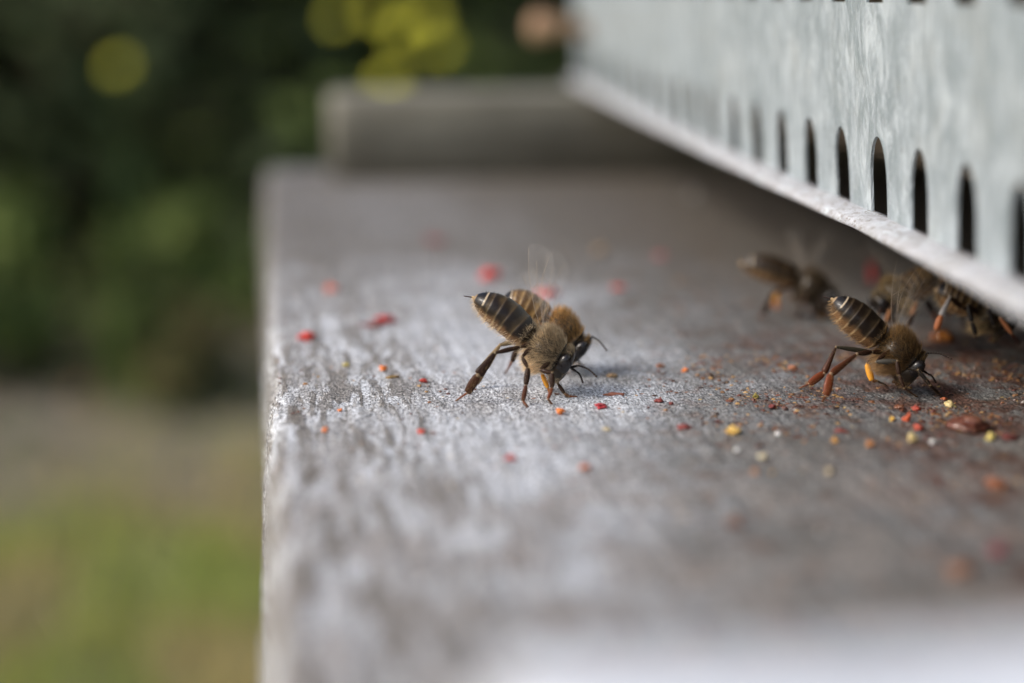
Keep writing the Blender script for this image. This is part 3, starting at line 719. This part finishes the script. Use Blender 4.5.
h0=192.0
bee("blurred brown bee deepest under the guard lip, between the two others there",
  [D(928,262,h0),D(946,268,h0),D(966,281,h0),D(976,288,h0),D(986,296,h0),D(991,301,h0),D(997,305,h0)],
  [dict(p=[D(966,286,h0-1),D(955,290,h0-2),D(948,300,h0-2.5),D(950,314,h0-2.5),gr(946,326,.1)],w=[.3,.36,.4,.14],c=[BR,BR,RED,RED],k='ftbs'),
   dict(p=[D(974,292,h0-1.4),D(966,302,h0-2.4),D(962,318,h0-2.5),gr(966,330,.1)],w=[.3,.3,.25,.14],c=[BR,BR,BR,RED],k='fbbs'),
   dict(p=[D(986,300,h0-1.2),D(984,310,h0-2.4),D(988,322,h0-2.5),gr(992,331,.1)],w=[.3,.3,.25,.14],c=[BR,BR,BR,RED],k='fbbs')],
  [[D(996,302,h0),D(1002,300,h0-1),D(1010,310,h0-1)]],[],
  nfur=2500,warm=.4,band=.7,furcol=(.50,.34,.15))

# ------------------------------------------------------------------ pollen crumbs and debris
import bmesh
def lump(px,py,wpx,hpx,col,name,label,cat,group,mat='crumb',rough=.25,flat=None,deep=1.0,rot=0,col2=None):
    p=gr(px,py+hpx*.35); sc=FPX/dep(p); a=wpx/sc/2; h=max(.12,hpx/sc/2/.98)
    if flat: h=flat
    bm=bmesh.new(); bmesh.ops.create_icosphere(bm,subdivisions=3,radius=1)
    mb=MB(); vs=[];cs=[]; sd=Vector((px*.37,py*.53,wpx))
    for v in bm.verts:
        k=1+rough*noise.noise(v.co*1.3+sd)*1.4+rough*.6*noise.noise(v.co*3.1+sd)+rough*.35*noise.noise(v.co*7+sd)
        q=Vector((v.co.x*a*k,v.co.y*a*deep*k,v.co.z*h*k)); q.rotate(Matrix.Rotation(rot,3,'Z'))
        if q.z<-h*.75: q.z=-h*.75
        vs.append(p+q+Vector((0,0,h*.72))); 
        j=1+.9*noise.noise(v.co*3+sd); c=lerp3(col,col2,.5+noise.noise(v.co*1.5+sd)) if col2 else col
        cs.append(tuple(x*j for x in c))
    mb.add(vs,[tuple(v.index for v in f.verts) for f in bm.faces],cs); bm.free()
    o=mb.build(name,M[mat],p); tag(o,label,cat,group)
RD=(.62,.035,.02); OR=(.80,.22,.04); YL=(.88,.52,.08); DR=(.22,.03,.022); BN=(.28,.10,.04); CR=(.85,.70,.36); TN=(.40,.27,.14)
C=[(490,279,17,13,RD,"large red crumb just behind the raised tip of the sharp bee"),
 (547,296,20,8,(.6,.07,.06),"wide blurred red crumb behind the back of the golden bee"),
 (332,291,11,8,(.62,.16,.10),"pale orange red crumb above the red crumb near the board's left edge"),
 (306,340,15,10,RD,"bright red crumb nearest the left edge of the board"),
 (386,322,20,8,(.42,.03,.025),"dark red crumb left of the sharp bee's abdomen"),
 (383,370,7,6,OR,"small orange crumb beside a brown flake left of the sharp bee's hind foot"),
 (346,366,6,4,(.6,.5,.16),"faint yellow crumb between the bright red crumb and the small orange one"),
 (424,382,7,4,(.5,.04,.02),"tiny red crumb a little left of the sharp bee's hind foot"),
 (340,411,4,3,OR,"tiny orange crumb on the streaked grain near the left edge"),
 (325,432,6,6,(.8,.25,.09),"pale orange crumb below the tiny orange one near the left edge"),
 (421,434,7,6,(.68,.08,.04),"light red crumb below the sharp bee's hind foot"),
 (510,460,8,6,(.55,.10,.09),"blurred pink crumb well below the sharp bee"),
 (560,414,8,7,OR,"bright orange crumb just below the sharp bee's head"),
 (601,408,10,6,(.45,.03,.04),"glossy crimson crumb to the right of the orange crumb by the sharp bee"),
 (617,290,11,7,(.55,.07,.05),"blurred pink red crumb right of the golden bee's back"),
 (600,252,13,7,TN,"blurred tan crumb far up the middle of the board"),
 (436,242,18,6,(.25,.05,.05),"blurred maroon crumb near the far end of the board"),
 (660,258,11,7,(.4,.1,.1),"blurred dull pink crumb far back toward the guard"),
 (685,372,8,5,OR,"orange crumb right of the bee pair on the sharp grain"),
 (660,367,9,4,BN,"dark brown crumb beside the orange one right of the bee pair"),
 (659,402,10,4,DR,"flat dark red crumb between the two groups of bees"),
 (671,404,5,3,DR,"tiny dark red crumb touching the end of the flat one"),
 (684,428,14,4,DR,"flat maroon crumb below and between the two groups of bees"),
 (756,398,7,5,(.32,.26,.05),"olive yellow crumb between the bee groups"),
 (772,408,8,5,DR,"dark red crumb left of the dark bee's red brown feet"),
 (734,434,15,11,(.88,.55,.12),"largest yellow crumb in the middle right of the board"),
 (763,459,8,7,(.85,.75,.5),"blurred cream crumb below the largest yellow crumb"),
 (755,475,9,7,(.55,.26,.12),"blurred orange brown crumb below the cream crumb"),
 (607,430,9,3,(.5,.42,.26),"flat beige crumb under the crimson crumb"),
 (585,470,10,7,(.55,.2,.11),"blurred dull orange crumb in the near middle of the board"),
 (793,369,11,5,(.45,.17,.07),"orange brown crumb left of and above the dark bee's feet"),
 (892,421,6,6,YL,"small yellow crumb under the dark bee"),
 (907,422,9,9,(.75,.13,.04),"orange red crumb beside the small yellow one under the dark bee"),
 (918,430,9,7,(.65,.10,.05),"darker red crumb just right of and below the orange red one"),
 (916,410,10,5,(.60,.09,.05),"red crumb directly below the dark bee's front feet"),
 (950,407,12,7,(.95,.75,.35),"bright cream yellow crumb right of the dark bee's feet"),
 (990,440,9,9,(.85,.70,.2),"round yellow crumb beside the big brown lump"),
 (912,442,10,10,(.85,.68,.3),"round cream crumb below the red crumbs under the dark bee"),
 (835,443,8,7,(.75,.38,.08),"orange yellow crumb below the dark bee's hind feet"),
 (869,447,9,7,(.6,.26,.09),"orange tan crumb right of the orange yellow one"),
 (944,400,7,4,(.5,.13,.04),"small rust crumb by the bright cream yellow crumb"),
 (899,408,11,4,BN,"flat brown crumb left of the red one under the dark bee"),
 (841,432,13,4,(.28,.07,.05),"flat reddish crumb under the dark bee's hind feet"),
 (1010,440,18,7,(.24,.06,.05),"maroon crumb at the right edge beside the brown lump"),
 (995,487,20,10,(.45,.16,.07),"blurred rust brown crumb at the right below the brown lump"),
 (998,555,20,12,(.30,.05,.06),"large blurred red crumb low at the right edge"),
 (960,573,30,10,(.34,.15,.07),"large blurred orange patch crumb beside the low red one"),
 (735,526,18,10,(.28,.11,.06),"blurred dark brown crumb low in the middle of the board"),
 (830,474,9,7,(.6,.5,.33),"faint tan crumb below the orange yellow one"),
 (577,348+18,5,3,TN,"tiny tan crumb beside the golden bee's front foot"),
 (823,275+44,9,7,(.75,.38,.08),"blurred orange crumb between the two bees on the right"),
 (872,281,12,22,(.55,.03,.03),"tall blurred red crumb standing behind the dark bee under the guard")]
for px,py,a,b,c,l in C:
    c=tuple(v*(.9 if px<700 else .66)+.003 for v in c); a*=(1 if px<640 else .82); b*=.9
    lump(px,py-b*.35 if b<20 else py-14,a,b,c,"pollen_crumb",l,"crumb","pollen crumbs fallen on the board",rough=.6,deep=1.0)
for px,py,a,b,l in [(737,452,6,6,"clear grain left of the cream crumb"),(778,436,6,6,"clear grain right of the largest yellow crumb"),(932,444,6,6,"clear grain right of the round cream crumb"),(820,533,4,4,"blurred clear grain low on the right half of the board"),(693,196,6,5,"blurred pale grain far back near the guard")]:
    lump(px,py-2,a,b,(.62,.62,.60),"sugar_grain",l,"grain","clear grains scattered on the board",mat='gloss',rough=.2)
lump(968,424,40,15,(.10,.03,.02),"propolis_lump","big glossy red brown lump right of the dark bee's feet","propolis",None,mat='gloss',rough=.3,deep=.8,col2=(.20,.09,.06))
lump(942,337,22,12,(.42,.17,.04),"propolis_lump","amber brown lump under the guard lip beside the blurred bees","propolis",None,mat='gloss',rough=.35,col2=(.20,.06,.02))
lump(392,377,13,3,(.34,.22,.08),"bark_flake","thin brown yellow flake beside the small orange crumb","flake","thin flakes on the board",rough=.45,deep=.35,rot=.3,flat=.18)
lump(614,394,20,5,(.28,.10,.055),"bark_flake","long red brown flake in front of the sharp bee's antenna","flake","thin flakes on the board",rough=.4,deep=.3,rot=-.25,flat=.2)
lump(612,376,11,4,(.30,.20,.10),"bark_flake","short tan flake behind the long red brown flake","flake","thin flakes on the board",rough=.5,deep=.5,flat=.25)
lump(372,325,24,3,(.20,.04,.03),"bark_flake","flat maroon flake under the dark red crumb at left","flake","thin flakes on the board",rough=.4,deep=.8,flat=.15)
# trodden fine debris, too many to count, mostly toward the entrance
db=MB(); pal=[(.12,.035,.02),(.15,.05,.025),(.07,.03,.02),(.20,.08,.03),(.10,.03,.02),(.05,.03,.025),(.09,.05,.03),(.40,.24,.09),(.24,.13,.06),(.30,.15,.05)]
def chip(p,a,col):
    vs=[]; k=5; t0=rnd.uniform(0,6.28); h=a*rnd.uniform(.25,.7)
    for z_,m_ in ((-.02,1),(h,.65)):
        for i in range(k): t=t0+6.2832*i/k; rr=a*m_*rnd.uniform(.7,1.2); vs.append((p.x+rr*math.cos(t)*1.2,p.y+rr*math.sin(t),p.z+z_))
    db.add(vs,[(0,1,6,5),(1,2,7,6),(2,3,8,7),(3,4,9,8),(4,0,5,9),(5,6,7,8,9)],col)
for k in range(22000):
    px=rnd.uniform(270,1080); py=rnd.uniform(200,640) if k<7500 else rnd.uniform(355,450); p=gr(px,py)
    dens=.04+.96*max(0,min(1,(p.x-38)/18)) if p.x<62 else 1
    cl=noise.noise(Vector((p.x*.12,p.y*.10,4)))
    dens*=max(.02,min(1,.30+cl*2.6))
    if p.y<135: dens*=.5
    if rnd.random()>dens: continue
    if not 64<p.y<350: continue
    chip(p,abs(rnd.gauss(0,.12))+.05,rnd.choice(pal))
tag(db.build("debris",M['crumb'],smooth=False),"fine red brown debris trodden over the board toward the entrance","debris",kind="stuff")
